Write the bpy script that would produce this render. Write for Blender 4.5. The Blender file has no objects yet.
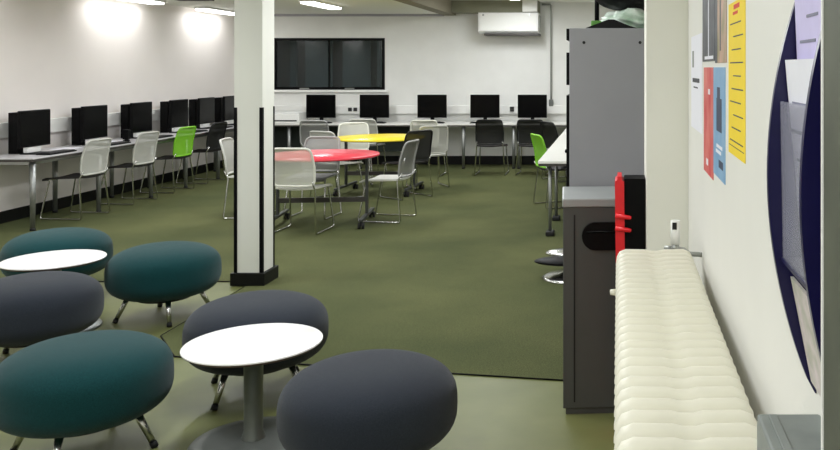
import bpy, bmesh, math, random
from mathutils import Vector, Matrix
random.seed(7)
PI = math.pi
S = bpy.context.scene
COL = S.collection

# ------------------------------------------------------------------ materials
def mat(name, col, rough=0.5, metal=0.0, noise=0.0, nscale=40.0, bump=0.0, bscale=300.0,
        col2=None, spec=0.5, sheen=0.0, coat=0.0):
    m = bpy.data.materials.new(name); m.use_nodes = True
    nt = m.node_tree; b = nt.nodes['Principled BSDF']
    c = (*col, 1)
    b.inputs['Base Color'].default_value = c
    b.inputs['Roughness'].default_value = rough
    b.inputs['Metallic'].default_value = metal
    b.inputs['Specular IOR Level'].default_value = spec
    if sheen:
        b.inputs['Sheen Weight'].default_value = sheen
        b.inputs['Sheen Roughness'].default_value = 0.5
    if coat:
        b.inputs['Coat Weight'].default_value = coat
    tc = nt.nodes.new('ShaderNodeTexCoord')
    if noise or col2:
        n = nt.nodes.new('ShaderNodeTexNoise'); n.inputs['Scale'].default_value = nscale
        n.inputs['Detail'].default_value = 4
        nt.links.new(tc.outputs['Object'], n.inputs['Vector'])
        r = nt.nodes.new('ShaderNodeValToRGB')
        a = col; d = col2 if col2 else tuple(min(1, x * (1 + noise)) for x in col)
        if not col2: a = tuple(x * (1 - noise) for x in col)
        r.color_ramp.elements[0].position = 0.3; r.color_ramp.elements[1].position = 0.7
        r.color_ramp.elements[0].color = (*a, 1); r.color_ramp.elements[1].color = (*d, 1)
        nt.links.new(n.outputs['Fac'], r.inputs['Fac'])
        nt.links.new(r.outputs['Color'], b.inputs['Base Color'])
    if bump:
        n2 = nt.nodes.new('ShaderNodeTexNoise'); n2.inputs['Scale'].default_value = bscale
        nt.links.new(tc.outputs['Object'], n2.inputs['Vector'])
        bp = nt.nodes.new('ShaderNodeBump'); bp.inputs['Strength'].default_value = bump
        bp.inputs['Distance'].default_value = 0.01
        nt.links.new(n2.outputs['Fac'], bp.inputs['Height'])
        nt.links.new(bp.outputs['Normal'], b.inputs['Normal'])
    return m

def emit(name, col, st):
    m = bpy.data.materials.new(name); m.use_nodes = True
    nt = m.node_tree; b = nt.nodes['Principled BSDF']
    b.inputs['Base Color'].default_value = (.8, .8, .8, 1)
    b.inputs['Emission Color'].default_value = (*col, 1)
    b.inputs['Emission Strength'].default_value = st
    return m

def see_through(name, col, trans, rough=0.5):
    m = bpy.data.materials.new(name); m.use_nodes = True
    nt = m.node_tree; b = nt.nodes['Principled BSDF']; out = nt.nodes['Material Output']
    b.inputs['Base Color'].default_value = (*col, 1); b.inputs['Roughness'].default_value = rough
    t = nt.nodes.new('ShaderNodeBsdfTransparent'); mx = nt.nodes.new('ShaderNodeMixShader')
    mx.inputs[0].default_value = trans
    nt.links.new(b.outputs[0], mx.inputs[1]); nt.links.new(t.outputs[0], mx.inputs[2])
    nt.links.new(mx.outputs[0], out.inputs[0])
    return m

def glass(name, tint, refl=0.08):
    m = bpy.data.materials.new(name); m.use_nodes = True
    nt = m.node_tree; out = nt.nodes['Material Output']
    nt.nodes.remove(nt.nodes['Principled BSDF'])
    t = nt.nodes.new('ShaderNodeBsdfTransparent'); t.inputs[0].default_value = (*tint, 1)
    g = nt.nodes.new('ShaderNodeBsdfGlossy'); g.inputs['Roughness'].default_value = 0.04
    g.inputs['Color'].default_value = (.9, .95, .95, 1)
    mx = nt.nodes.new('ShaderNodeMixShader'); mx.inputs[0].default_value = refl
    nt.links.new(t.outputs[0], mx.inputs[1]); nt.links.new(g.outputs[0], mx.inputs[2])
    nt.links.new(mx.outputs[0], out.inputs[0])
    return m

def srgb(r, g, b):
    f = lambda v: ((v / 255) / 12.92) if v / 255 <= 0.04045 else (((v / 255) + .055) / 1.055) ** 2.4
    return (f(r), f(g), f(b))

def carpet_mat():
    m = bpy.data.materials.new('carpet'); m.use_nodes = True
    nt = m.node_tree; b = nt.nodes['Principled BSDF']; b.inputs['Roughness'].default_value = .95
    b.inputs['Specular IOR Level'].default_value = .15
    tc = nt.nodes.new('ShaderNodeTexCoord')
    def N(sc, det=4):
        n = nt.nodes.new('ShaderNodeTexNoise'); n.inputs['Scale'].default_value = sc; n.inputs['Detail'].default_value = det
        nt.links.new(tc.outputs['Object'], n.inputs['Vector']); return n
    big = N(.9, 3); r = nt.nodes.new('ShaderNodeValToRGB')
    e = r.color_ramp.elements
    e[0].position = .32; e[0].color = (*CARP_A, 1); e[1].position = .7; e[1].color = (*CARP_B, 1)
    nt.links.new(big.outputs['Fac'], r.inputs['Fac'])
    fine = N(140, 5); r2 = nt.nodes.new('ShaderNodeValToRGB')
    r2.color_ramp.elements[0].position = .3; r2.color_ramp.elements[0].color = (.62, .62, .62, 1)
    r2.color_ramp.elements[1].position = .7; r2.color_ramp.elements[1].color = (1.3, 1.3, 1.3, 1)
    nt.links.new(fine.outputs['Fac'], r2.inputs['Fac'])
    mx = nt.nodes.new('ShaderNodeMix'); mx.data_type = 'RGBA'; mx.blend_type = 'MULTIPLY'
    mx.inputs[0].default_value = 1
    nt.links.new(r.outputs['Color'], mx.inputs[6]); nt.links.new(r2.outputs['Color'], mx.inputs[7])
    nt.links.new(mx.outputs[2], b.inputs['Base Color'])
    bp = nt.nodes.new('ShaderNodeBump'); bp.inputs['Strength'].default_value = .5; bp.inputs['Distance'].default_value = .01
    nt.links.new(fine.outputs['Fac'], bp.inputs['Height']); nt.links.new(bp.outputs['Normal'], b.inputs['Normal'])
    return m
CARP_A = srgb(75, 81, 51); CARP_B = srgb(95, 98, 63)

M = {
 'wall_left': mat('wall_left', srgb(232, 226, 222), .8, noise=.02, nscale=2),
 'wall_back': mat('wall_back', srgb(230, 230, 226), .8, noise=.03, nscale=3, bump=.1, bscale=6),
 'wall_right': mat('wall_right', srgb(230, 229, 222), .7, noise=.015, nscale=3),
 'pier': mat('pier', srgb(244, 243, 233), .7, noise=.015, nscale=3),
 'column_paint': mat('column_paint', srgb(228, 228, 219), .7, noise=.015, nscale=3),
 'ceil': mat('ceil', srgb(228, 229, 220), .9, noise=.01),
 'soffit': mat('soffit', srgb(132, 132, 114), .85, noise=.04, nscale=3),  # dull tone paints in the shade on the face the lamps miss
 'beam': mat('beam', srgb(128, 122, 104), .8, noise=.04),  # grey-brown stands in for the dimmer light under the beam
 'vinyl': mat('vinyl', srgb(112, 116, 72), .45, col2=srgb(101, 106, 63), nscale=3.5, spec=.25),
 'carpet': carpet_mat(),
 'skirt': mat('skirt', srgb(14, 15, 14), .5, noise=.1, spec=.25),
 'white_metal': mat('white_metal', srgb(232, 232, 230), .4, noise=.01),
 'cornice': mat('cornice', srgb(168, 166, 172), .6, noise=.02),
 'trunk': mat('trunk', srgb(238, 238, 234), .45, noise=.01),
 'desk': mat('desk_top', srgb(225, 224, 218), .35, noise=.02, nscale=8),
 'deskgrey': mat('desk_top_grey', srgb(188, 186, 188), .35, noise=.02, nscale=8),
 'desk_edge': mat('desk_edge', srgb(60, 56, 52), .5, noise=.05),
 'chrome': mat('chrome', (.62, .62, .6), .22, 1.0, noise=.03),
 'steel': mat('steel', srgb(168, 170, 166), .35, .8, noise=.04),
 'darksteel': mat('dark_steel', srgb(74, 76, 74), .45, .5, noise=.05),
 'legsteel': mat('leg_steel', srgb(150, 152, 150), .42, .75, noise=.04),
 'black': mat('black_plastic', srgb(6, 6, 7), .5, noise=.1, nscale=60, spec=.12),
 'screen': mat('screen', srgb(4, 4, 5), .2, noise=.1, nscale=3, spec=.12),
 'rubber': mat('rubber', srgb(14, 14, 14), .7, noise=.1),
 'teal': mat('teal_wool', srgb(9, 52, 55), .92, col2=srgb(16, 64, 67), nscale=190, bump=.25, bscale=420, spec=.15, sheen=.12),
 'slate': mat('slate_wool', srgb(37, 42, 50), .92, col2=srgb(45, 50, 59), nscale=190, bump=.25, bscale=420, spec=.15, sheen=.12),
 'stoolpan': mat('stool_pan', srgb(14, 14, 15), .6, noise=.1),
 'table_top': mat('table_top', srgb(246, 244, 242), .3, noise=.01),
 'table_edge': mat('table_edge', srgb(96, 72, 58), .6, noise=.15, nscale=30),
 'table_leg': mat('table_leg', srgb(118, 122, 118), .42, .6, noise=.05, nscale=15),
 'red_top': mat('red_laminate', srgb(226, 62, 78), .35, noise=.03, nscale=6),
 'yellow_top': mat('yellow_laminate', srgb(240, 218, 52), .35, noise=.03, nscale=6),
 'cab': mat('cabinet_grey', srgb(146, 146, 150), .45, noise=.03, nscale=4, bump=.05),
 'cab2': mat('cabinet_dark_grey', srgb(74, 76, 74), .45, noise=.03, nscale=4, bump=.05),
 'cab2top': mat('cabinet_top', srgb(150, 153, 153), .4, noise=.03, nscale=4),
 'red': mat('red_plastic', srgb(232, 30, 40), .4, noise=.03),
 'rad': mat('radiator_paint', srgb(228, 225, 208), .42, noise=.02, nscale=9),
 'navy': mat('navy_plastic', srgb(18, 15, 70), .3, noise=.05, nscale=8),
 'acryl': see_through('clear_acrylic', srgb(186, 186, 204), .55, .15),
 'stone': mat('grey_stone', srgb(138, 144, 140), .5, col2=srgb(112, 118, 115), nscale=9),
 'stone2': mat('grey_green_stone', srgb(92, 96, 80), .6, col2=srgb(70, 74, 62), nscale=7),
 'bagblack': mat('bag_black', srgb(9, 9, 11), .5, noise=.2, nscale=20, bump=.3, bscale=40, spec=.25),
 'plasticbag': mat('plastic_bag', srgb(232, 242, 232), .3, col2=srgb(160, 190, 164), nscale=14, bump=.5, bscale=30),
 'greenstrip': mat('green_card', srgb(92, 150, 62), .5, noise=.1),
 'dark_panel': mat('dark_panel', srgb(38, 46, 42), .6, noise=.1, nscale=6),
 'void': mat('dark_room_wall', srgb(18, 25, 27), .7, noise=.15, nscale=2),
 'blind': mat('dark_blind', srgb(58, 68, 72), .7, noise=.15, nscale=5),
 'pane': glass('window_glass', (.75, .82, .83), .03),
 'key': mat('keyboard_keys', srgb(28, 28, 30), .5, noise=.2, nscale=90),
 'paper': mat('paper', srgb(236, 236, 244), .7, noise=.01),
 'paper_y': mat('yellow_paper', srgb(246, 216, 38), .7, noise=.02),
 'inkpale': mat('pale_ink', srgb(130, 130, 150), .7, noise=.05),
 'ink': mat('ink', srgb(66, 66, 74), .7, noise=.05),
 'inkred': mat('red_ink', srgb(220, 70, 40), .7, noise=.05),
 'lav': mat('lavender_paper', srgb(206, 198, 236), .7, noise=.03),
 'p_dark': mat('dark_poster', srgb(84, 88, 96), .5, col2=srgb(44, 47, 54), nscale=14),
 'p_pink': mat('pink_poster', srgb(214, 168, 150), .5, col2=srgb(120, 128, 76), nscale=7),
 'p_red': mat('red_poster', srgb(206, 46, 58), .5, col2=srgb(226, 128, 116), nscale=9),
 'p_blue': mat('blue_poster', srgb(112, 162, 206), .5, col2=srgb(146, 184, 214), nscale=9),
 'p_navy': mat('dark_blue_print', srgb(44, 62, 92), .5, noise=.2, nscale=30),
 'mottle': mat('mottled_leaflet', srgb(226, 212, 214), .6, col2=srgb(176, 178, 160), nscale=22),
 'lampglow': emit('lamp_diffuser', (1, .985, .95), 6),
 'socket': mat('socket', srgb(22, 22, 22), .5, noise=.1),
}
CH = {}   # chair plastics: back frame, back mesh, seat
for k, c, tr in (('white', (226, 226, 214), .38), ('grey', (150, 150, 148), .42), ('pale', (190, 190, 182), .28), ('black', (10, 10, 11), .04), ('green', (122, 190, 38), .12)):
    CH[k] = (mat('chair_%s_frame' % k, srgb(*c), .5, noise=.03), see_through('chair_%s_mesh' % k, srgb(*c), tr), )
SEAT = {'white': mat('seat_white', srgb(214, 213, 205), .5, noise=.03), 'dark': mat('seat_dark', srgb(46, 42, 42), .7, noise=.1),
        'grey': mat('seat_grey', srgb(128, 128, 126), .6, noise=.05)}

# ------------------------------------------------------------------ mesh builder
class MB:
    def __init__(s): s.bm = bmesh.new(); s.mi = 0
    def _mark(s, n0):
        s.bm.faces.ensure_lookup_table()
        for f in s.bm.faces[n0:]: f.material_index = s.mi
    def box(s, x0, x1, y0, y1, z0, z1, bev=0, seg=2, mtx=None):
        t = bmesh.new(); bmesh.ops.create_cube(t, size=1)
        for v in t.verts:
            v.co = Vector(((x0 + x1) / 2 + v.co.x * (x1 - x0), (y0 + y1) / 2 + v.co.y * (y1 - y0), (z0 + z1) / 2 + v.co.z * (z1 - z0)))
        if bev: bmesh.ops.bevel(t, geom=t.edges[:], offset=bev, segments=seg, affect='EDGES', profile=.5)
        return s.merge(t, mtx)
    def merge(s, t, mtx=None):
        if mtx: bmesh.ops.transform(t, matrix=mtx, verts=t.verts)
        n0 = len(s.bm.faces); vm = {}
        for v in t.verts: vm[v] = s.bm.verts.new(v.co)
        for f in t.faces:
            try:
                g = s.bm.faces.new([vm[v] for v in f.verts]); g.smooth = f.smooth
            except ValueError: pass
        t.free(); s._mark(n0); return s
    def tube(s, pts, r, n=8, closed=False, caps=True):
        pts = [Vector(p) for p in pts]; n0 = len(s.bm.faces)
        rr = r if isinstance(r, (list, tuple)) else [r] * len(pts)
        rings = []; up = None; L = len(pts)
        for i, p in enumerate(pts):
            a = pts[(i - 1) % L] if (closed or i > 0) else p
            b = pts[(i + 1) % L] if (closed or i < L - 1) else p
            d = (b - a).normalized()
            if up is None:
                up = Vector((0, 0, 1)) if abs(d.z) < .9 else Vector((0, 1, 0))
            u = (up - d * up.dot(d))
            if u.length < 1e-5: u = Vector((1, 0, 0)) - d * d.x
            u.normalize(); w = d.cross(u); up = u
            rings.append([s.bm.verts.new(p + (u * math.cos(2 * PI * k / n) + w * math.sin(2 * PI * k / n)) * rr[i]) for k in range(n)])
        for i in range(L if closed else L - 1):
            A = rings[i]; B = rings[(i + 1) % L]
            for k in range(n):
                f = s.bm.faces.new((A[k], A[(k + 1) % n], B[(k + 1) % n], B[k])); f.smooth = True
        if not closed and caps:
            s.bm.faces.new(rings[0][::-1]); s.bm.faces.new(rings[-1])
        s._mark(n0); return s
    def lathe(s, prof, n=48, cx=0, cy=0):
        n0 = len(s.bm.faces); rings = []
        for r, z in prof:
            if r < 1e-6: rings.append([s.bm.verts.new((cx, cy, z))])
            else: rings.append([s.bm.verts.new((cx + r * math.cos(2 * PI * k / n), cy + r * math.sin(2 * PI * k / n), z)) for k in range(n)])
        for A, B in zip(rings, rings[1:]):
            for k in range(n):
                a = A[k % len(A)]; a2 = A[(k + 1) % n % len(A)]; b = B[k % len(B)]; b2 = B[(k + 1) % n % len(B)]
                vs = []
                for v in (a, a2, b2, b):
                    if v not in vs: vs.append(v)
                if len(vs) > 2:
                    f = s.bm.faces.new(vs); f.smooth = True
        s._mark(n0); return s
    def prism(s, poly, axis, a, b):
        # poly in the two other axes (in order), extruded along axis from a to b
        n0 = len(s.bm.faces)
        def P(u, v, t): return {'x': (t, u, v), 'y': (u, t, v), 'z': (u, v, t)}[axis]
        A = [s.bm.verts.new(P(u, v, a)) for u, v in poly]; B = [s.bm.verts.new(P(u, v, b)) for u, v in poly]
        s.bm.faces.new(A); s.bm.faces.new(B[::-1])
        for i in range(len(poly)):
            j = (i + 1) % len(poly); s.bm.faces.new((A[i], B[i], B[j], A[j]))
        s._mark(n0); return s
    def grid(s, fn, nu, nv, thick=None):
        n0 = len(s.bm.faces)
        def sheet(off):
            g = []
            for i in range(nu + 1):
                row = []
                for j in range(nv + 1):
                    row.append(s.bm.verts.new(Vector(fn(i / nu, j / nv)) + off))
                g.append(row)
            return g
        off = Vector(thick) if thick else None
        A = sheet(Vector((0, 0, 0)))
        for i in range(nu):
            for j in range(nv):
                f = s.bm.faces.new((A[i][j], A[i + 1][j], A[i + 1][j + 1], A[i][j + 1])); f.smooth = True
        if off:
            B = sheet(off)
            for i in range(nu):
                for j in range(nv):
                    f = s.bm.faces.new((B[i][j], B[i][j + 1], B[i + 1][j + 1], B[i + 1][j])); f.smooth = True
            for i in range(nu):
                s.bm.faces.new((A[i][0], B[i][0], B[i + 1][0], A[i + 1][0])); s.bm.faces.new((A[i][nv], A[i + 1][nv], B[i + 1][nv], B[i][nv]))
            for j in range(nv):
                s.bm.faces.new((A[0][j], A[0][j + 1], B[0][j + 1], B[0][j])); s.bm.faces.new((A[nu][j], B[nu][j], B[nu][j + 1], A[nu][j + 1]))
        s._mark(n0); return s
    def build(s, name, mats, parent=None, smooth=False):
        bmesh.ops.recalc_face_normals(s.bm, faces=s.bm.faces[:])
        me = bpy.data.meshes.new(name); s.bm.to_mesh(me); s.bm.free()
        for m_ in (mats if isinstance(mats, (list, tuple)) else [mats]): me.materials.append(m_)
        if smooth:
            for p in me.polygons: p.use_smooth = True
        o = bpy.data.objects.new(name, me); COL.objects.link(o)
        if parent: o.parent = parent
        return o

def tag(o, label, cat, group=None, kind=None):
    o['label'] = label; o['category'] = cat
    if group: o['group'] = group
    if kind: o['kind'] = kind
    return o
def struct(o, label=None):
    o['kind'] = 'structure'
    if label: o['label'] = label
    return o
def thing(name, label, cat, loc=(0, 0, 0), rz=0, group=None):
    o = bpy.data.objects.new(name, None); COL.objects.link(o)
    o.location = loc; o.rotation_euler = (0, 0, rz); o.empty_display_size = .1
    return tag(o, label, cat, group)
CHILD = {}
def dup(root, label, loc, rz=0):
    r = root.copy(); COL.objects.link(r); r.location = loc; r.rotation_euler = (0, 0, rz); r['label'] = label
    for ch in KIDS(root):
        c = ch.copy(); COL.objects.link(c); c.parent = r
        for g in KIDS(ch):
            d = g.copy(); COL.objects.link(d); d.parent = c
    return r
def KIDS(o): return [c for c in bpy.data.objects if c.parent == o]

# ------------------------------------------------------------------ camera: level, looking along +Y
H = 1.63
cam = bpy.data.objects.new('camera', bpy.data.cameras.new('camera')); COL.objects.link(cam)
cam.location = (0, 0, H); cam.rotation_euler = (PI / 2, 0, 0)
cam.data.sensor_width = 36; cam.data.lens = 36 * 875 / 840
cam.data.shift_x = (420 - 618) / 840; cam.data.shift_y = -(225 - 68) / 840
cam.data.clip_start = .05
S.camera = cam

XL, XR, YB, YF, ZC, ZC2 = -6.45, .30, 14.75, -2.0, 2.54, 2.74

# ------------------------------------------------------------------ room
struct(MB().box(XL - .2, XR + .4, YF - .2, YB + 1.2, -.2, 0).build('floor', M['vinyl']), 'pale sage vinyl floor')
cp = [(XL, 6.66), (-2.775, 6.66), (-2.775, 5.31), (-2.5, 4.93), (-.26, 4.55), (XR, 4.46), (XR, YB), (XL, YB)]
struct(MB().prism(cp, 'z', 0, .006).build('floor_carpet', M['carpet']), 'olive green carpet laid over the far floor')
st = MB()
for a, b in zip(cp[:6], cp[1:6]):
    st.tube([(a[0], a[1], .0045), (b[0], b[1], .0045)], .0045, 6)
struct(st.build('trim_1', M['skirt']), 'dark edging strip where carpet meets vinyl')
struct(MB().box(XL - .15, XL, YF, YB, 0, ZC2 + .2).build('wall_left', M['wall_left']))
struct(MB().box(XR, XR + .15, YF, YB, 0, ZC2 + .2).build('wall_right', M['wall_right']))
struct(MB().box(XL - .15, XR + .15, YF - .15, YF, 0, ZC2 + .2).build('wall_front', M['wall_left']))
WX0, WX1, WZ0, WZ1 = -5.81, -3.93, 1.265, 2.135
wb = MB()
wb.box(XL - .15, WX0, YB, YB + .15, 0, ZC2 + .2); wb.box(WX1, XR + .15, YB, YB + .15, 0, ZC2 + .2)
wb.box(WX0, WX1, YB, YB + .15, 0, WZ0); wb.box(WX0, WX1, YB, YB + .15, WZ1, ZC2 + .2)
struct(wb.build('wall_back', M['wall_back']))
struct(MB().box(XL - .15, -2.88, YF - .15, YB + .15, ZC, ZC + .12).build('ceiling', M['ceil']), 'lower white ceiling on the left side')
struct(MB().box(-2.88, XR + .15, YF - .15, YB + .15, ZC2, ZC2 + .12).build('ceiling_raised', M['ceil']), 'higher white ceiling on the right side')
struct(MB().box(-2.93, -2.73, YF, YB, ZC - .025, ZC2).build('trim_2', M['beam']), 'beam under the ceiling running to the back wall, its shade painted in grey')
struct(MB().box(-2.73, -1.31, 14.35, YB, 2.545, ZC2).build('trim_3', M['soffit']), 'boxed soffit above the air conditioner, shade painted into its dull grey')
# skirtings
struct(MB().box(XL, XL + .02, 2, YB - .02, 0, .13, .004).build('baseboard_left', M['skirt']))
struct(MB().box(XL + .02, XR, YB - .02, YB, 0, .15, .004).build('baseboard_back', M['skirt']))
# pier
struct(MB().box(.122, XR, 3.75, 4.06, 0, ZC2).build('wall_pier', M['pier']), 'cream painted pier at the end of the radiator')
# window to a dark room
fr = MB()
fr.box(WX0, WX1, YB - .01, YB + .05, WZ0, WZ0 + .045); fr.box(WX0, WX1, YB - .01, YB + .05, WZ1 - .045, WZ1)
fr.box(WX0, WX0 + .045, YB - .01, YB + .05, WZ0 + .045, WZ1 - .045); fr.box(WX1 - .045, WX1, YB - .01, YB + .05, WZ0 + .045, WZ1 - .045)
win = struct(fr.build('window_1', M['black']), 'wide dark internal window with black frame')
MB().box(-4.885, -4.86, YB, YB + .04, WZ0 + .045, WZ1 - .045).build('mullion', M['black'], win)
MB().box(WX0 + .045, WX1 - .045, YB + .016, YB + .022, WZ0 + .045, WZ1 - .045).build('pane', M['pane'], win)
MB().box(WX0 - .03, WX1 + .06, YB - .05, YB - .012, WZ0 - .045, WZ0 - .003, .006).build('sill', M['trunk'], win)
for hx in (-5.28, -4.52):
    MB().box(hx - .08, hx + .08, YB - .03, YB - .011, WZ0 + .01, WZ0 + .03, .005).build('handle', M['steel'], win)
vd = MB()
vd.box(WX0 - .1, WX1 + .1, YB + 1.0, YB + 1.05, .9, 2.5); vd.box(WX0 - .15, WX0 - .1, YB + .15, YB + 1.05, .9, 2.5)
vd.box(WX1 + .1, WX1 + .15, YB + .15, YB + 1.05, .9, 2.5); vd.box(WX0 - .15, WX1 + .15, YB + .15, YB + 1.05, 2.45, 2.5)
vd.box(WX0 - .15, WX1 + .15, YB + .15, YB + 1.05, .88, .93)
struct(vd.build('wall_beyond', M['void']), 'dark room behind the internal window')
for i, (a, b) in enumerate(((-5.72, -5.6), (-5.45, -4.98), (-4.8, -4.32), (-4.2, -4.12))):
    struct(MB().box(a, b, YB + .5, YB + .53, .95, 2.35).build('trim_%d' % (10 + i), M['blind']), 'dim upright panel seen through the dark window')
# dado trunking
struct(MB().box(XL, XL + .05, 7.4, YB - .06, .90, 1.06, .006).build('trim_4', M['trunk']), 'white cable trunking along the left wall')
struct(MB().box(XL + .06, XR, YB - .05, YB, .86, 1.0, .006).build('trim_5', M['trunk']), 'white cable trunking along the back wall')
struct(MB().box(XL, -2.93, YB - .03, YB, 2.50, ZC, .004).build('trim_9', M['cornice']), 'thin grey cornice line along the top of the back wall')
# near jamb and ledge
struct(MB().box(.2335, XR, .80, 1.0, 1.119, ZC2, .004).build('trim_6', M['stone2']), 'grey green jamb nearest the camera')
struct(MB().box(.2318, .2334, .992, 1.0, 1.17, ZC2).build('trim_7', M['trunk']), 'thin pale edge bead on the near jamb')
lg = MB(); lg.box(.206, XR, .75, 1.30, 1.045, 1.117, .004); lg.box(.216, XR, .75, 1.295, 0, 1.045)
lg.box(.222, .234, .76, 1.29, 1.117, 1.12, .001)
struct(lg.build('trim_8', M['stone']), 'grey ledge below the leaflet rack at the right edge')

# ------------------------------------------------------------------ column
c = thing('column', 'square white column with black plinth and corner strips between stools and tables', 'column', (-2.763, 6.645, 0))
MB().box(-.105, .105, -.105, .12, .1, ZC - .026).build('shaft', M['column_paint'], c)
MB().box(-.128, .128, -.128, .15, .006, .1, .004).build('plinth', M['skirt'], c)
for sx in (-1, 1):
    for sy in (-1, 1):
        g = MB(); x = sx * .105; y = sy * .105 if sy < 0 else .12
        g.box(min(x, x - sx * .022), max(x, x - sx * .022), min(y, y + sy * .003), max(y, y + sy * .003), .1, 1.335)
        g.box(min(x, x + sx * .003), max(x, x + sx * .003), min(y + sy * .003, y - sy * .022), max(y + sy * .003, y - sy * .022), .1, 1.335)
        g.build('corner_strip', M['black'], c)

# ------------------------------------------------------------------ lights
LAMPS = [(-6.2, 5.2, ZC), (-6.2, 8.2, ZC), (-6.2, 11.2, ZC), (-6.2, 13.6, ZC), (-4.13, 12.2, ZC), (-4.13, 9.0, ZC), (-4.13, 6.0, ZC), (-4.0, 3.0, ZC), (-4.0, .3, ZC),
         (-1.6, 13.0, ZC2), (-1.6, 10.0, ZC2), (-1.4, 7.0, ZC2), (-1.4, 4.2, ZC2), (-1.2, 1.6, ZC2), (-1.0, -.7, ZC2)]  # last one is an added lamp, brightening camera-facing surfaces from behind
names = ['over the left desks, nearest the camera', 'over the left desks, second from camera', 'over the left desks, third from camera', 'over the left corner by the back wall',
         'in front of the dark window', 'over the red table', 'over the far stools', 'over the near left stools', 'on the low ceiling behind the camera side',
         'by the air conditioner', 'over the aisle by the right desk', 'over the carpet beside the column', 'over the carpet edge', 'over the nearest vinyl floor', 'added behind the viewer to brighten surfaces facing the camera']
proto = None
WATT = 23
for (x, y, z), nm in zip(LAMPS, names):
    lab = 'white ceiling batten light ' + nm
    if proto is None:
        proto = thing('ceiling_light', lab, 'ceiling light', (x, y, z), 0, 'ceiling batten lights')
        MB().box(-.1, .1, -.62, .62, -.03, -.001, .004).build('housing', M['white_metal'], proto)
        MB().box(-.085, .085, -.6, .6, -.055, -.03, .01).build('diffuser', M['lampglow'], proto)
    else: dup(proto, lab, (x, y, z))
    ld = bpy.data.lights.new('batten_lamp', 'AREA'); ld.shape = 'RECTANGLE'; ld.size = .2; ld.size_y = 1.2
    ld.energy = WATT * (.15 if x < -5 else (1.25 if y > 3 else (.75 if y > 0 else 1.1))); ld.color = (.935, .965, 1); ld.spread = PI
    lo = bpy.data.objects.new('batten_lamp', ld); COL.objects.link(lo); lo.location = (x, y, z - .06)

# ------------------------------------------------------------------ stools
def make_stool(label, m):
    t = thing('pouf_stool', label, 'stool', group='round pouf stools')
    prof = []; z0, z1, R = .135, .458, .342
    hz = (z1 - z0) / 2; zc = (z0 + z1) / 2
    for i in range(49):
        a = -PI / 2 + PI * i / 48
        ca, sa = math.cos(a), math.sin(a)
        e = 2 / 3.3
        r = R * abs(ca) ** e; z = zc + hz * math.copysign(abs(sa) ** (2 / 3.0), sa)
        if sa < 0: r *= 1 - .05 * sa * sa
        else: z += .014 * (1 - (r / R) ** 2) * sa
        prof.append((0 if i in (0, 48) else r, z))
    MB().lathe(prof, 64).build('cushion', m, t)
    MB().lathe([(0, .127), (.165, .127), (.172, .131), (.165, .142), (0, .142)], 40).build('seat_pan', M['stoolpan'], t)
    for k in range(4):
        a = PI / 4 + k * PI / 2 + .18
        d = Vector((math.cos(a), math.sin(a), 0))
        l = MB().tube([d * .205 + Vector((0, 0, .165)), d * .275 + Vector((0, 0, .022))], [.017, .013], 12).build('leg', M['chrome'], t)
        MB().tube([d * .2745 + Vector((0, 0, .024)), d * .284 + Vector((0, 0, .002))], [.0155, .0155], 12).build('foot', M['rubber'], l)
    return t
s1 = make_stool('teal pouf stool standing alone in front of the white column', M['teal']); s1.location = (-2.975, 5.74, 0); s1.rotation_euler.z = -.39
dup(s1, 'large teal pouf stool nearest the camera at bottom left', (-2.27, 3.72, 0), .745)
dup(s1, 'teal pouf stool half hidden behind the far white coffee table', (-4.0, 6.25, 0), .3)
s2 = make_stool('dark slate pouf stool directly behind the near white coffee table', M['slate']); s2.location = (-1.825, 4.43, 0); s2.rotation_euler.z = .25
dup(s2, 'dark slate pouf stool nearest the camera, right of the near coffee table', (-.98, 3.45, 0), .5)
dup(s2, 'dark slate pouf stool cut by the left edge, before the far coffee table', (-3.25, 4.86, 0), .1)
# coffee tables
t = thing('coffee_table', 'round white pedestal coffee table in the foreground between dark stools', 'table', (-1.583, 3.80, 0), 0, 'white coffee tables')
top = MB(); top.lathe([(0, .418), (.275, .418)], 72); top.lathe([(.275, .418), (.284, .428)], 72); top.mi = 1
top.bm.faces.ensure_lookup_table()
top2 = MB(); top2.lathe([(0, .4205), (.272, .4205), (.2835, .429), (.286, .4325)], 72); top2.mi = 1; top2.lathe([(.286, .4325), (.2865, .437), (.284, .44), (0, .44)], 72)
top.bm.free()
top2.build('table_top', [M['table_edge'], M['table_top']], t)
MB().lathe([(0, .43 - .012), (.1, .418), (.1, .41), (.04, .405), (.0395, .06), (.05, .03), (.05, .018), (0, .018)], 32).build('pole', M['table_leg'], t)
MB().lathe([(0, .028), (.2, .023), (.255, .016), (.262, .008), (.262, 0), (0, 0)], 64).build('base', M['table_leg'], t)
dup(t, 'round white pedestal coffee table at left, in front of the teal stool', (-3.52, 5.46, 0))

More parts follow.
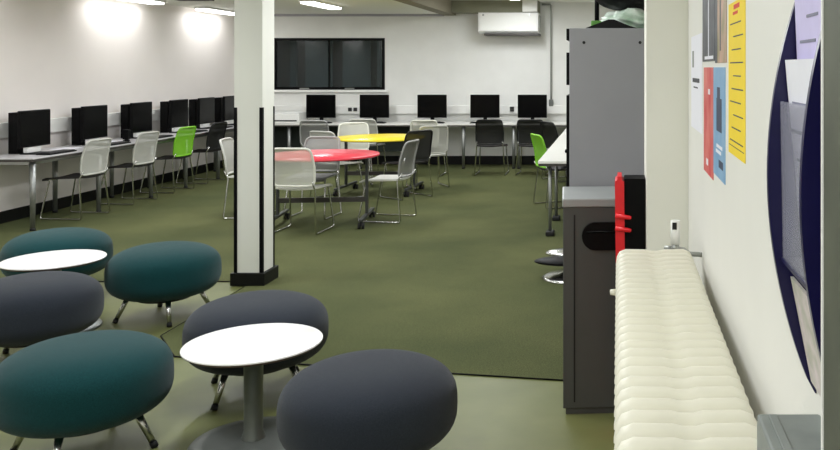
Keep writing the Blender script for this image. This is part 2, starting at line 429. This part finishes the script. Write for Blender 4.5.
# ------------------------------------------------------------------ mesh back chairs (face +Y)
def back_pt(u, v):                                          # u across -1..1, v 0..1 up
    w = .205 + .012 * math.sin(v * PI) - .012 * v
    z = .475 + .37 * v
    y = -.205 - .075 * v + .02 * math.sin(v * PI) - .025 * (1 - u * u) * (1 - .3 * v)
    return Vector((u * w, y, z))
def make_chair(kind, seat, label):
    t = thing('mesh_back_chair', label, 'chair', group='mesh back chairs')
    def sf(u, v):
        x = (u - .5) * .43 * (1 - .06 * (1 - v)); y = -.2 + .42 * v
        z = .452 - .012 * math.sin(u * PI) - .02 * max(0, (v - .85) / .15) ** 2 + .01 * (1 - v) ** 2
        return (x, y, z)
    MB().grid(sf, 10, 10, (0, 0, -.018)).build('seat', SEAT[seat], t)
    rim = []
    for k in range(40):
        a = 2 * PI * k / 40; ca, sa = math.cos(a), math.sin(a)
        u = math.copysign(abs(ca) ** .22, ca); v = .5 + .5 * math.copysign(abs(sa) ** .22, sa)
        rim.append(back_pt(u * .98, v))
    MB().tube(rim, .0115, 6, closed=True).build('back_frame', CH[kind][0], t)
    MB().grid(lambda u, v: back_pt((u - .5) * 1.9, .03 + .94 * v), 12, 10).build('back_mesh', CH[kind][1], t)
    for sx in (-1, 1):
        MB().tube([(sx * .19, -.235, .52), (sx * .195, -.2, .455), (sx * .2, -.19, .43), (sx * .225, -.235, .03), (sx * .226, -.22, .012), (sx * .226, -.19, .012),
                   (sx * .226, .2, .012), (sx * .226, .225, .016), (sx * .225, .23, .035), (sx * .2, .15, .42), (sx * .19, .13, .432), (sx * .17, .10, .432)], .0085, 8).build('sled_leg', M['chrome'], t)
    return t
CHP = {}
def chair(kind, seat, label, x, y, face):                   # face: world direction (deg from +Y, counter-clockwise) the sitter looks
    z = .0065
    k = (kind, seat)
    if k not in CHP:
        CHP[k] = make_chair(kind, seat, label); CHP[k].location = (x, y, z); CHP[k].rotation_euler = (0, 0, math.radians(face))
    else: dup(CHP[k], label, (x, y, z), math.radians(face))
# at the left bench
chair('pale', 'dark', 'pale grey mesh chair at the left bench, nearest the camera', -5.92, 9.55, 85)
chair('pale', 'dark', 'pale grey mesh chair at the left bench, just before the green chair', -5.93, 10.58, 85)
chair('green', 'dark', 'bright green mesh chair at the left bench', -5.93, 11.52, 85)
chair('black', 'dark', 'black mesh chair at the left bench, just beyond the green chair', -5.93, 12.45, 84)
# red table
chair('white', 'white', 'white mesh chair with its back to the camera before the red table', -3.14, 8.72, -3)
chair('grey', 'white', 'grey mesh chair with white seat at the right side of the red table', -2.47, 9.38, 82)
chair('grey', 'grey', 'grey mesh chair on the far side of the red table', -3.33, 9.55, 176)
chair('pale', 'white', 'pale mesh chair half hidden behind the left edge of the column', -4.02, 9.62, -84)
# yellow table
chair('black', 'dark', 'black mesh chair at the right of the yellow table', -2.66, 11.0, 50)
chair('white', 'white', 'white mesh chair at the far left of the yellow table', -3.63, 12.06, 200)
chair('pale', 'white', 'pale mesh chair at the left of the yellow table, behind the red one', -3.5, 10.93, -25)
chair('pale', 'white', 'pale mesh chair standing right of the black chair by the yellow table', -2.6, 11.95, 30)
# back desk
chair('grey', 'grey', 'grey mesh chair at the back desk under the leftmost monitor', -4.5, 13.15, 4)
chair('pale', 'grey', 'pale grey mesh chair at the back desk under the second monitor', -3.86, 13.5, 0)
chair('white', 'white', 'white mesh chair at the back desk under the middle monitor', -2.88, 13.25, 0)
chair('black', 'dark', 'black mesh chair at the back desk under the fourth monitor', -1.93, 13.38, 0)
chair('black', 'dark', 'black mesh chair at the back desk under the rightmost monitor', -1.30, 13.38, -3)
# right desk
chair('green', 'dark', 'green mesh chair pushed under the right desk', -.70, 10.3, -66)
chair('black', 'white', 'black mesh chair with pale seat at the far end of the right desk', -.79, 12.7, -55)

# ------------------------------------------------------------------ flip-top round tables
def round_table(m, label, x, y):
    t = thing('round_flip_table', label, 'table', (x, y, .006), 0, 'round tables on castors')
    tt = MB(); tt.mi = 1; tt.lathe([(0, .70), (.56, .70), (.572, .706)], 72); tt.mi = 0; tt.lathe([(.572, .706), (.575, .715), (.572, .726), (0, .726)], 72)
    tt.build('table_top', [m, M['desk_edge']], t)
    bm_ = MB(); bm_.box(-.46, .46, -.02, .02, .66, .70); bm_.box(-.44, .44, -.016, .016, .225, .275)
    bm_.build('crossbar', M['desk_edge'], t)
    for sx in (-1, 1):
        MB().box(sx * .45 - .014, sx * .45 + .014, -.025, .025, .09, .70, .005).build('post', M['darksteel'], t)
        ft = MB().box(sx * .45 - .022, sx * .45 + .022, -.38, .38, .075, .105, .008).build('foot_bar', M['darksteel'], t)
        for sy in (-1, 1):
            w = MB(); w.tube([(sx * .45 - .03, sy * .35, .032), (sx * .45 - .008, sy * .35, .032)], .032, 16); w.tube([(sx * .45 + .008, sy * .35, .032), (sx * .45 + .03, sy * .35, .032)], .032, 16)
            w.box(sx * .45 - .008, sx * .45 + .008, sy * .35 - .012, sy * .35 + .012, .03, .08)
            w.build('castor', M['rubber'], ft)
    return t
round_table(M['red_top'], 'round table with red top on castors behind the column', -3.08, 9.12).rotation_euler.z = .12
round_table(M['yellow_top'], 'round table with yellow top on castors near the back wall', -3.1, 11.4).rotation_euler.z = -.05

# ------------------------------------------------------------------ desks
def leg(mb, x, y, top=.70, bot=.007): mb.tube([(x, y, top), (x, y, bot + .02)], [.03, .022], 14)
d = thing('bench_desk', 'long white bench desk with steel legs along the left wall', 'desk', (0, 0, 0))
tp = MB(); tp.box(XL + .055, -5.78, 8.64, 14.68, .722, .735, .004); tp.build('table_top', M['deskgrey'], d)
MB().box(XL + .06, -5.785, 8.645, 14.67, .7, .722).build('edge_band', M['desk_edge'], d)
MB().box(-6.3, -5.84, 8.72, 14.6, .665, .702).build('rail', M['steel'], d)
for y in (8.73, 9.84, 10.94, 11.82, 12.78, 13.75):
    for x in (-5.84, -6.33):
        a = MB(); leg(a, x, y); lo = a.build('leg', M['legsteel'], d)
        MB().tube([(x, y, .03), (x, y, .0065)], .026, 14).build('foot', M['rubber'], lo)
d = thing('bench_desk', 'long white bench desk with steel legs along the back wall', 'desk', (0, 0, 0))
MB().box(-5.76, .27, 14.03, 14.69, .71, .735, .004).build('table_top', M['desk'], d)
MB().box(-5.755, .265, 14.035, 14.685, .69, .71).build('edge_band', M['desk_edge'], d)
MB().box(-5.72, -3.0, 14.45, 14.47, .25, .69).build('modesty_panel', M['dark_panel'], d)
for x in (-5.3, -4.15, -3.32, -2.49, -1.68, -1.60, -.7):
    a = MB(); leg(a, x, 14.1, .69); lo = a.build('leg', M['legsteel'], d)
    MB().tube([(x, 14.1, .03), (x, 14.1, .0065)], .026, 14).build('foot', M['rubber'], lo)
d = thing('bench_desk', 'white desk with dark edge running along the right wall behind the cabinets', 'desk', (0, 0, 0))
MB().box(-.77, .28, 8.40, 13.2, .71, .735, .003).build('table_top', M['desk'], d)
MB().box(-.765, .275, 8.405, 13.19, .685, .71).build('edge_band', M['desk_edge'], d)
for y in (8.5, 9.35, 11.3, 13.0):
    a = MB(); a.tube([(-.66, y, .686), (-.66, y, .03)], .016, 12); lo = a.build('leg', M['legsteel'], d)
    MB().box(-.7, -.62, y - .07, y + .07, .0065, .05, .01).build('foot', M['rubber'], lo)

# ------------------------------------------------------------------ computers (screen faces -Y)
def make_monitor(label, pale=False):
    t = thing('monitor', label, 'monitor', group='black desktop monitors')
    b = MB(); b.box(-.24, .24, -.012, .018, .075, .455, .006); b.box(-.16, .16, .018, .045, .14, .4, .012)
    b.build('housing', M['black'], t)
    MB().box(-.23, .23, -.0135, -.012, .09, .445).build('screen', M['screen'], t)
    if pale: MB().box(-.11, .11, .0, .05, .012, .1, .012).build('stand', M['white_metal'], t)
    else: MB().box(-.03, .03, .02, .05, .008, .2, .006).build('stand', M['black'], t)
    MB().box(-.12, .12, -.09, .08, 0, .012, .005).build('base', M['black'], t)
    return t
mon = None
def monitor(label, x, y, rz, pale=False):
    global mon
    if mon is None: mon = make_monitor(label, pale); mon.location = (x, y, .736); mon.rotation_euler = (0, 0, rz)
    else: dup(mon, label, (x, y, .736), rz)
key = None
def keyboard(label, x, y, rz):
    global key
    if key is None:
        key = thing('keyboard', label, 'keyboard', (x, y, .736), rz, 'black keyboards')
        MB().box(-.22, .22, -.075, .075, 0, .014, .004).build('case', M['black'], key)
        kk = MB()
        for r in range(5):
            for q in range(14): kk.box(-.208 + q * .0297, -.208 + q * .0297 + .025, -.064 + r * .026, -.064 + r * .026 + .021, .013, .02)
        kk.build('keys', M['key'], key)
    else: dup(key, label, (x, y, .736), rz)
tow = None
def tower(label, x, y):
    global tow
    if tow is None:
        tow = thing('computer_tower', label, 'computer', (x, y, .736), 0, 'black computer towers on the left bench')
        MB().box(-.055, .055, -.12, .12, 0, .43, .006).build('case', M['black'], tow)
        MB().box(-.045, .045, -.124, -.12, .03, .41, .002).build('front_panel', M['screen'], tow)
    else: dup(tow, label, (x, y, .736))
ml = [(9.15, 'the end nearest the camera'), (10.2, 'second from the camera'), (11.2, 'third from the camera'), (12.16, 'fourth from the camera, behind the green chair'),
      (12.97, 'fifth from the camera, behind the black chair'), (13.78, 'farthest, half hidden by the column')]
for y, w in ml:
    monitor('black monitor on the left bench, ' + w, -6.1, y, PI / 2, True)
    tower('black computer tower beside the left bench monitor, ' + w, -6.275, y + .05)
    keyboard('black keyboard before the left bench monitor, ' + w, -5.9, y + .05, PI / 2)
mon = None
for x, w in ((-4.89, 'leftmost, under the dark window'), (-4.01, 'second from left, under the window corner'), (-3.06, 'middle of the five'), (-2.19, 'fourth from left, under the air conditioner'), (-1.41, 'rightmost, by the conduit')):
    monitor('black monitor on the back desk, ' + w, x, 14.4, 0)
    keyboard('black keyboard on the back desk, ' + w, x + .02, 14.17, 0)
# small desk things
b = thing('printer', 'low white printer on the back desk beside the column', 'printer', (-5.40, 14.36, .736))
MB().box(-.24, .24, -.2, .2, 0, .15, .012).build('body', M['trunk'], b)
MB().box(-.2, .2, -.207, -.2, .03, .05).build('paper_slot', M['socket'], b)
MB().box(-.22, .22, -.18, .18, .15, .172, .006).build('lid', M['white_metal'], b)
mg = thing('desk_speaker', 'small black upright speaker on the left bench between two towers', 'speaker', (-6.02, 10.72, .736))
MB().box(-.035, .035, -.035, .035, .02, .14, .008).build('body', M['black'], mg); MB().lathe([(0, 0), (.04, 0), (.035, .012), (.012, .022), (0, .022)], 20).build('base', M['black'], mg)
for i, (y, l) in enumerate(((9.72, 'white paper sheet on the left bench beside the first keyboard'), (10.62, 'white paper sheet on the left bench by the small speaker'))):
    tag(MB().box(-.1, .1, -.14, .14, 0, .002).build('paper_sheet', M['paper']), l, 'paper', 'paper sheets').location = (-6.12, y - (.0 if i else .02), .736)
tag(MB().box(-.03, .03, -.05, .05, 0, .035, .012).build('computer_mouse', M['black']), 'black mouse on the right desk at the edge of the tall cabinet', 'mouse').location = (-.53, 9.25, .736)
for x, z, l in ((-4.50, .965, 'left of the pair'), (-4.41, .965, 'right of the pair')):
    s_ = tag(MB().box(-.03, .03, -.022, 0, -.03, .03, .004).build('plug', M['socket']), 'black plug in the back wall trunking between two monitors, ' + l, 'plug', 'black plugs'); s_.location = (x, YB - .0505, z - .03)
s_ = tag(MB().box(-.035, .035, -.03, 0, -.03, .05, .006).build('plug', M['socket']), 'black plug in the trunking left of the rightmost monitor', 'plug', 'black plugs'); s_.location = (-1.78, YB - .0505, .93)

# ------------------------------------------------------------------ air conditioner and conduits
a = thing('air_conditioner', 'white wall mounted air conditioner under the ceiling on the back wall', 'air conditioner', (0, 0, 0))
bd = MB(); bd.prism([(14.345, 2.54), (14.345, 2.235), (14.40, 2.20), (14.74, 2.20), (14.74, 2.54)], 'x', -2.29, -1.31); bd.build('body', M['white_metal'], a)
MB().box(-2.2, -1.30, 14.36, 14.74, 2.165, 2.199).build('vent', M['desk_edge'], a)
MB().box(-2.26, -1.34, 14.339, 14.345, 2.25, 2.515, .002).build('front_panel', M['trunk'], a)
for x in (-2.21, -1.45): MB().box(x - .014, x + .014, 14.335, 14.339, 2.485, 2.512).build('clip', M['steel'], a)
MB().box(-1.31, -1.295, 14.42, 14.7, 2.23, 2.5).build('side_grille', M['steel'], a)
tag(MB().box(-1.56, -1.32, 14.26, 14.349, 2.548, 2.738, .006).build('duct_cover', M['trunk']), 'white duct cover rising from the air conditioner to the ceiling', 'duct')
cd = thing('conduit', 'grey pipe conduit running down the back wall right of the air conditioner', 'conduit', (0, 0, 0))
MB().tube([(-1.28, 14.72, 2.70), (-1.14, 14.72, 2.70), (-1.125, 14.72, 2.685), (-1.125, 14.72, 1.10)], .016, 10).build('pipe', M['steel'], cd)
MB().box(-1.16, -1.09, 14.69, 14.749, .99, 1.1, .006).build('junction_box', M['table_leg'], cd)

# ------------------------------------------------------------------ cabinets
c = thing('tall_cupboard', 'tall grey metal cupboard with bags on top, seen from its side', 'cupboard', (0, 0, .006))
MB().box(-.254, .22, 4.57, 5.5, .0, 1.832, .003).build('body', M['cab'], c)
dr = MB(); dr.box(-.27, -.2545, 4.575, 5.495, .05, 1.48); dr.box(-.27, -.2545, 4.575, 5.495, 1.535, 1.705); dr.box(-.27, -.2545, 4.575, 5.495, 1.77, 1.83)
dr.build('shutter', M['black'], c)
for x in (-.178, .115): MB().tube([(x, 4.572, 1.757), (x, 4.567, 1.757)], .008, 12).build('screw', M['rubber'], c)
c = thing('low_cabinet', 'waist high dark grey metal cabinet in front of the tall cupboard', 'cabinet', (-.258, 4.11, 0), math.radians(3.4))
bd = MB(); bd.box(0, .363, 0, .42, .03, .975, .003); bd.box(.013, .358, .01, .41, 0, .03); bd.build('body', M['cab2'], c)
MB().box(-.004, .366, -.01, .425, .976, 1.016, .006).build('top', M['cab2top'], c)
MB().box(.05, .057, -.003, .001, .06, .94).build('seam', M['rubber'], c)
h = MB(); pl = []
for k in range(16):
    an = PI / 2 + PI * k / 15; pl.append((.153 + .065 * math.cos(an), .84 + .065 * math.sin(an)))
pl += [(.355, .775), (.355, .905)]
h.prism(pl, 'y', -.02, -.0005); h.build('recess_pull', M['black'], c)
MB().tube([(.11, -.02, .862), (.345, -.02, .862)], .006, 8).build('pull_lip', M['screen'], c)
# red edged panel
p = thing('folded_board', 'black folded board with red edge and two red pegs beside the low cabinet', 'board', (0, 0, 0))
def lean(x, z): return x + .012 * (1 - z / 1.147)
pb = MB(); pb.prism([(lean(.027, 0), 0), (.12, 0), (.12, 1.145), (.027, 1.145)], 'y', 3.83, 3.97); pb.build('board', M['black'], p)
rd = MB(); rd.prism([(lean(-.012, .0), 0), (lean(.0265, 0), 0), (.0265, 1.135), (.018, 1.137), (.016, 1.156), (-.002, 1.156), (-.004, 1.14), (-.012, 1.135), (-.014, 1.12)], 'y', 3.82, 3.98); rd.build('edge', M['red'], p)
for z in (.985, .93):
    MB().tube([(-.01, 3.815, z), (.05, 3.80, z - .005), (.058, 3.80, z - .005)], [.012, .009, .006], 10).build('peg', M['red'], p)
# footrest on chrome base
f = thing('foot_stool', 'low black foot pad on a chrome disc base half hidden behind low cabinet', 'footrest', (-.36, 6.78, .0065))
MB().lathe([(0, .0), (.225, 0), (.23, .006), (.2, .02), (.1, .035), (.03, .06), (.028, .11), (0, .11)], 48).build('base', M['chrome'], f)
pd = MB(); t_ = bmesh.new(); bmesh.ops.create_uvsphere(t_, u_segments=28, v_segments=14, radius=1)
for v in t_.verts: v.co = Vector((v.co.x * .24 - .05, v.co.y * .13, .128 + v.co.z * .03))
for q in t_.faces: q.smooth = True
pd.merge(t_); pd.build('pad', M['black'], f)
t_ = bmesh.new(); bmesh.ops.create_uvsphere(t_, u_segments=28, v_segments=14, radius=1)
for v in t_.verts: v.co = Vector((v.co.x * .2 - .02, v.co.y * .12 + .2, .15 + v.co.z * .03))
for q in t_.faces: q.smooth = True
MB().merge(t_).build('rear_plate', M['chrome'], f)

v_ = thing('ceiling_vent', 'dark square vent on the low ceiling above the left bench', 'vent', (-5.5, 10.95, ZC))
MB().box(-.22, .22, -.5, .5, -.035, 0, .004).build('housing', M['darksteel'], v_)
gm = MB()
for k in range(9): gm.box(-.19, .19, -.44 + k * .1, -.39 + k * .1, -.04, -.035)
gm.build('grille', M['black'], v_)
# bags on the cupboard
def blob(name, mt, cx, cy, cz, rx, ry, rz, seed, amp=.12, flat=None, parent=None, squash=1.0):
    rnd = random.Random(seed); ph = [rnd.uniform(0, 6.28) for _ in range(8)]
    t_ = bmesh.new(); bmesh.ops.create_icosphere(t_, subdivisions=4, radius=1)
    for v in t_.verts:
        n = v.co.normalized()
        k = 1 + amp * (math.sin(5 * n.x + ph[0]) * math.sin(4 * n.y + ph[1]) + .6 * math.sin(11 * n.z + 7 * n.x + ph[2]) * math.sin(9 * n.y + ph[3]) + .35 * math.sin(19 * n.x + ph[4]) * math.sin(17 * n.z + 13 * n.y + ph[5]))
        v.co = Vector((cx + n.x * rx * k, cy + n.y * ry * k, cz + n.z * rz * k))
        if flat is not None and v.co.z < flat: v.co.z = flat + .001 * random.random()
    for q in t_.faces: q.smooth = True
    return MB().merge(t_).build(name, mt, parent)
TOPZ = 1.839
bg = tag(blob('plastic_bag', M['plasticbag'], .07, 4.78, 1.885, .155, .13, .065, 3, .16, TOPZ), 'crumpled white and green plastic bag on top of the tall cupboard', 'bag')
fb = MB(); fb.prism([(-.17, TOPZ), (-.05, TOPZ + .045), (-.02, TOPZ + .045), (.06, TOPZ + .012), (.1, TOPZ)], 'y', 4.575, 4.64)
tag(fb.build('folded_cloth', M['bagblack']), 'black folded cloth lying at the front of the tall cupboard top', 'cloth')
hb = thing('holdall_bag', 'bulky black holdall sitting on the plastic bag above the tall cupboard', 'bag', (.065, 4.80, 1.945))
blob('body', M['bagblack'], 0, 0, .1, .195, .14, .115, 5, .06, .0, hb)
MB().tube([(-.12, -.05, .16), (-.12, -.05, .24), (.0, -.05, .28), (.1, -.05, .24), (.1, -.05, .16)], .014, 8).build('handle', M['bagblack'], hb)
tag(MB().box(-.145, -.09, 4.70, 4.80, 1.839, 1.885, .006).build('green_packet', M['greenstrip']), 'bright green packet beside the plastic bag on the cupboard', 'packet')
tag(MB().tube([(-.118, 4.9, 1.839), (-.118, 4.9, 2.12)], .013, 14).build('upright_tube', M['black']), 'black upright tube standing on the cupboard behind the green packet', 'tube')

# ------------------------------------------------------------------ radiator
r = thing('column_radiator', 'long cream cast iron column radiator along the right wall', 'radiator', (0, 0, 0))
RX0, RX1, RZ = -.008, .262, 1.0
sec = None
def section_mesh():
    m = MB()
    def cap(z0, z1):
        # rounded header lying across x with three humps
        n0 = 24; ring = []
        prof = [(RX0, .0), (RX0 + .004, .55), (RX0 + .014, .85), (RX0 + .035, 1.0), (RX0 + .105, .98), (RX0 + .122, .90), (RX0 + .148, .90), (RX0 + .165, .98), (RX1 - .035, 1.0), (RX1 - .014, .85), (RX1 - .004, .55), (RX1, 0.0)]
        return prof
    hw = .0252
    pr = cap(0, 1)
    def fn(u, v):
        i = u * (len(pr) - 1); k = min(int(i), len(pr) - 2); f = i - k
        x = pr[k][0] + (pr[k + 1][0] - pr[k][0]) * f; h = pr[k][1] + (pr[k + 1][1] - pr[k][1]) * f
        a = PI * v
        return (x, -hw * math.cos(a) * (.55 + .45 * h), RZ - .055 + .055 * h * (math.sin(a) ** .9 if 0 < v < 1 else 0))
    m.grid(fn, 22, 10)
    m.box(RX0 + .004, RX1 - .004, -.012, .012, RZ - .13, RZ - .05, .01)
    m.box(RX0 + .004, RX1 - .004, -.022, .022, .10, .20, .014)
    for x in (RX0 + .032, (RX0 + RX1) / 2, RX1 - .032):
        m.tube([(x, 0, .15), (x, 0, RZ - .06)], .0262, 12)
    return m
y0, y1 = 1.345, 3.075; n = 29
for i in range(n):
    y = y1 - .03 - i * .0597
    if sec is None: sec = section_mesh().build('section', M['rad'], r); sec.location = (0, y, 0)
    else:
        q = sec.copy(); COL.objects.link(q); q.location = (0, y, 0)
for y in (1.4, 3.03):
    MB().box(.02, .225, y - .012, y + .012, 0, .11, .006).build('foot', M['rad'], r)
v = thing('thermostatic_valve', 'white thermostatic valve with black dial window at the far end of radiator', 'valve', (.205, 3.13, 0))
MB().tube([(0, 0, 1.0), (0, 0, 1.085)], .017, 16).build('head', M['trunk'], v)
MB().box(-.012, .004, -.0185, -.0165, 1.055, 1.08).build('dial_window', M['rubber'], v)
MB().tube([(-.04, 0, .985), (0, 0, .985), (.03, 0, .98), (.05, 0, .965), (.094, 0, .962)], .009, 10).build('pipe', M['steel'], v)
MB().tube([(0, 0, .975), (0, 0, 1.0)], .014, 12).build('collar', M['steel'], v)
MB().tube([(-.02, 0, .985), (-.02, -.06, .97)], .009, 10).build('tail', M['steel'], v)
tag(MB().tube([(-.008, 2.985, .865), (-.027, 2.985, .865)], [.012, .009], 12).build('bleed_valve', M['rad']), 'small cream bleed knob on the left side of radiator', 'valve')

# ------------------------------------------------------------------ posters on the right wall
def poster(name, label, y0, y1, z0, z1, mats, bars=(), cat='poster', thick=.002):
    m = MB(); x1 = XR; x0 = x1 - thick
    m.box(x0, x1, y0, y1, z0, z1)
    for (a, b, c_, d_, mi) in bars:                        # fractions across (0 = far edge, 1 = near edge) and up
        m.mi = mi
        ya = y1 + (y0 - y1) * a; yb = y1 + (y0 - y1) * b
        m.box(x0 - .0004, x0, min(ya, yb), max(ya, yb), z0 + (z1 - z0) * c_, z0 + (z1 - z0) * d_)
    return tag(m.build(name, mats), label, cat, 'posters on the right wall')
poster('notice', 'white notice on the right wall nearest the pier', 3.11, 3.56, 1.394, 1.755, [M['paper'], M['ink'], M['stone']],
       [(.15, .8, .50, .545, 1), (.25, .65, .44, .455, 1), (.12, .28, .66, .84, 2)], 'notice')
poster('poster', 'dark grey poster above the red one', 2.70, 3.085, 1.652, 2.0, [M['p_dark'], M['paper']], [(.5, .56, .05, .7, 1), (.2, .9, .02, .05, 1)])
poster('poster', 'pink and olive poster above the blue one', 2.41, 2.685, 1.645, 2.0, [M['p_pink'], M['p_dark'], M['p_dark']], [(.0, .22, 0, 1, 1), (.45, .55, .1, .9, 2)])
poster('poster', 'red poster below the dark grey one', 2.745, 3.04, 1.278, 1.632, [M['p_red'], M['p_navy'], M['paper']], [(.3, .5, .08, .14, 2), (.5, .7, .75, .8, 2)])
poster('poster', 'pale blue poster with dark lettering below the pink one', 2.44, 2.735, 1.304, 1.632, [M['p_blue'], M['p_navy'], M['paper']],
       [(.3, .75, .42, .72, 1), (.35, .6, .72, .82, 1), (.3, .8, .27, .3, 2), (.25, .7, .22, .25, 2), (.5, .85, .1, .17, 1)])
yb_ = [(.15, .85, .09 + i * .085, .098 + i * .085, 1) for i in range(10)]
yb_ = [(.12 + .1 * (i % 3), .9 - .12 * (i % 2), b[2], b[3], 1) for i, b in enumerate(yb_)] + [(.35, .7, .95, .98, 2), (.3, .6, .915, .935, 2), (.05, .95, .055, .06, 1)]
poster('poster', 'tall yellow poster with lines of dark print', 2.055, 2.36, 1.405, 1.80, [M['paper_y'], M['ink'], M['inkred']], yb_)

# ------------------------------------------------------------------ leaflet rack
rk = thing('leaflet_rack', 'navy curved wall rack holding leaflets above the grey ledge', 'leaflet rack', (0, 0, 0))
zb, zt, D = 1.14, 1.80, .071
def prof_x(z): 
    u = (z - zb) / (zt - zb); return XR - .003 - D * (math.sin(PI * min(1, max(0, u))) ** .8)
def side(y0, y1):
    pts = [(prof_x(zb + (zt - zb) * i / 30), zb + (zt - zb) * i / 30) for i in range(31)]
    inner = [(XR - .001, zt), (XR - .001, zb)]
    return MB().prism(pts + inner, 'y', y0, y1)
side(1.318, 1.33).build('side_panel', M['navy'], rk); side(1.08, 1.092).build('side_panel', M['navy'], rk)
for z, top_ in ((1.155, .09), (1.34, .24), (1.535, .09)):
    pk = MB(); x = prof_x(z + .05) + (.018 if top_ > .2 else .026)
    pk.prism([(x - .004, z + top_), (x, z + .005), (x + .004, z + .005), (x, z + top_)], 'y', 1.093, 1.317)
    pk.build('pocket', M['acryl'], rk)
    MB().box(x - .002, XR - .001, 1.093, 1.317, z, z + .005).build('shelf', M['navy'], rk)
def leaf(label, m, xb, xt, y0, y1, z0, z1, lines=True):
    b = MB(); b.prism([(xb, z0), (xb + .005, z0), (xt + .005, z1), (xt, z1)], 'y', y0, y1)
    if lines:
        b.mi = 1
        for k in range(3):
            f = .78 - k * .14; zz = z0 + (z1 - z0) * f; xx = xb + (xt - xb) * f
            b.box(xx - .001, xx + .001, y0 + .04 + .02 * k, y1 - .03 - .05 * (k % 2), zz, zz + .004)
    return tag(b.build('leaflet', [m, M['inkpale']]), label, 'leaflet', 'leaflets in the rack')
leaf('lavender leaflet in the top pocket of the navy rack', M['lav'], .272, .262, 1.10, 1.31, 1.542, 1.79)
leaf('white leaflet in the middle pocket of the navy rack', M['paper'], .276, .25, 1.10, 1.31, 1.347, 1.642)
leaf('mottled pale leaflet in the bottom pocket of the navy rack', M['mottle'], .289, .258, 1.10, 1.31, 1.161, 1.318, False)

# ------------------------------------------------------------------ world and view
w = bpy.data.worlds.new('world'); S.world = w; w.use_nodes = True
w.node_tree.nodes['Background'].inputs[0].default_value = (.6, .63, .65, 1); w.node_tree.nodes['Background'].inputs[1].default_value = .3
S.view_settings.view_transform = 'Standard'; S.view_settings.look = 'None'; S.view_settings.gamma = 1
S.view_settings.use_curve_mapping = False
S.view_settings.exposure = 0.46
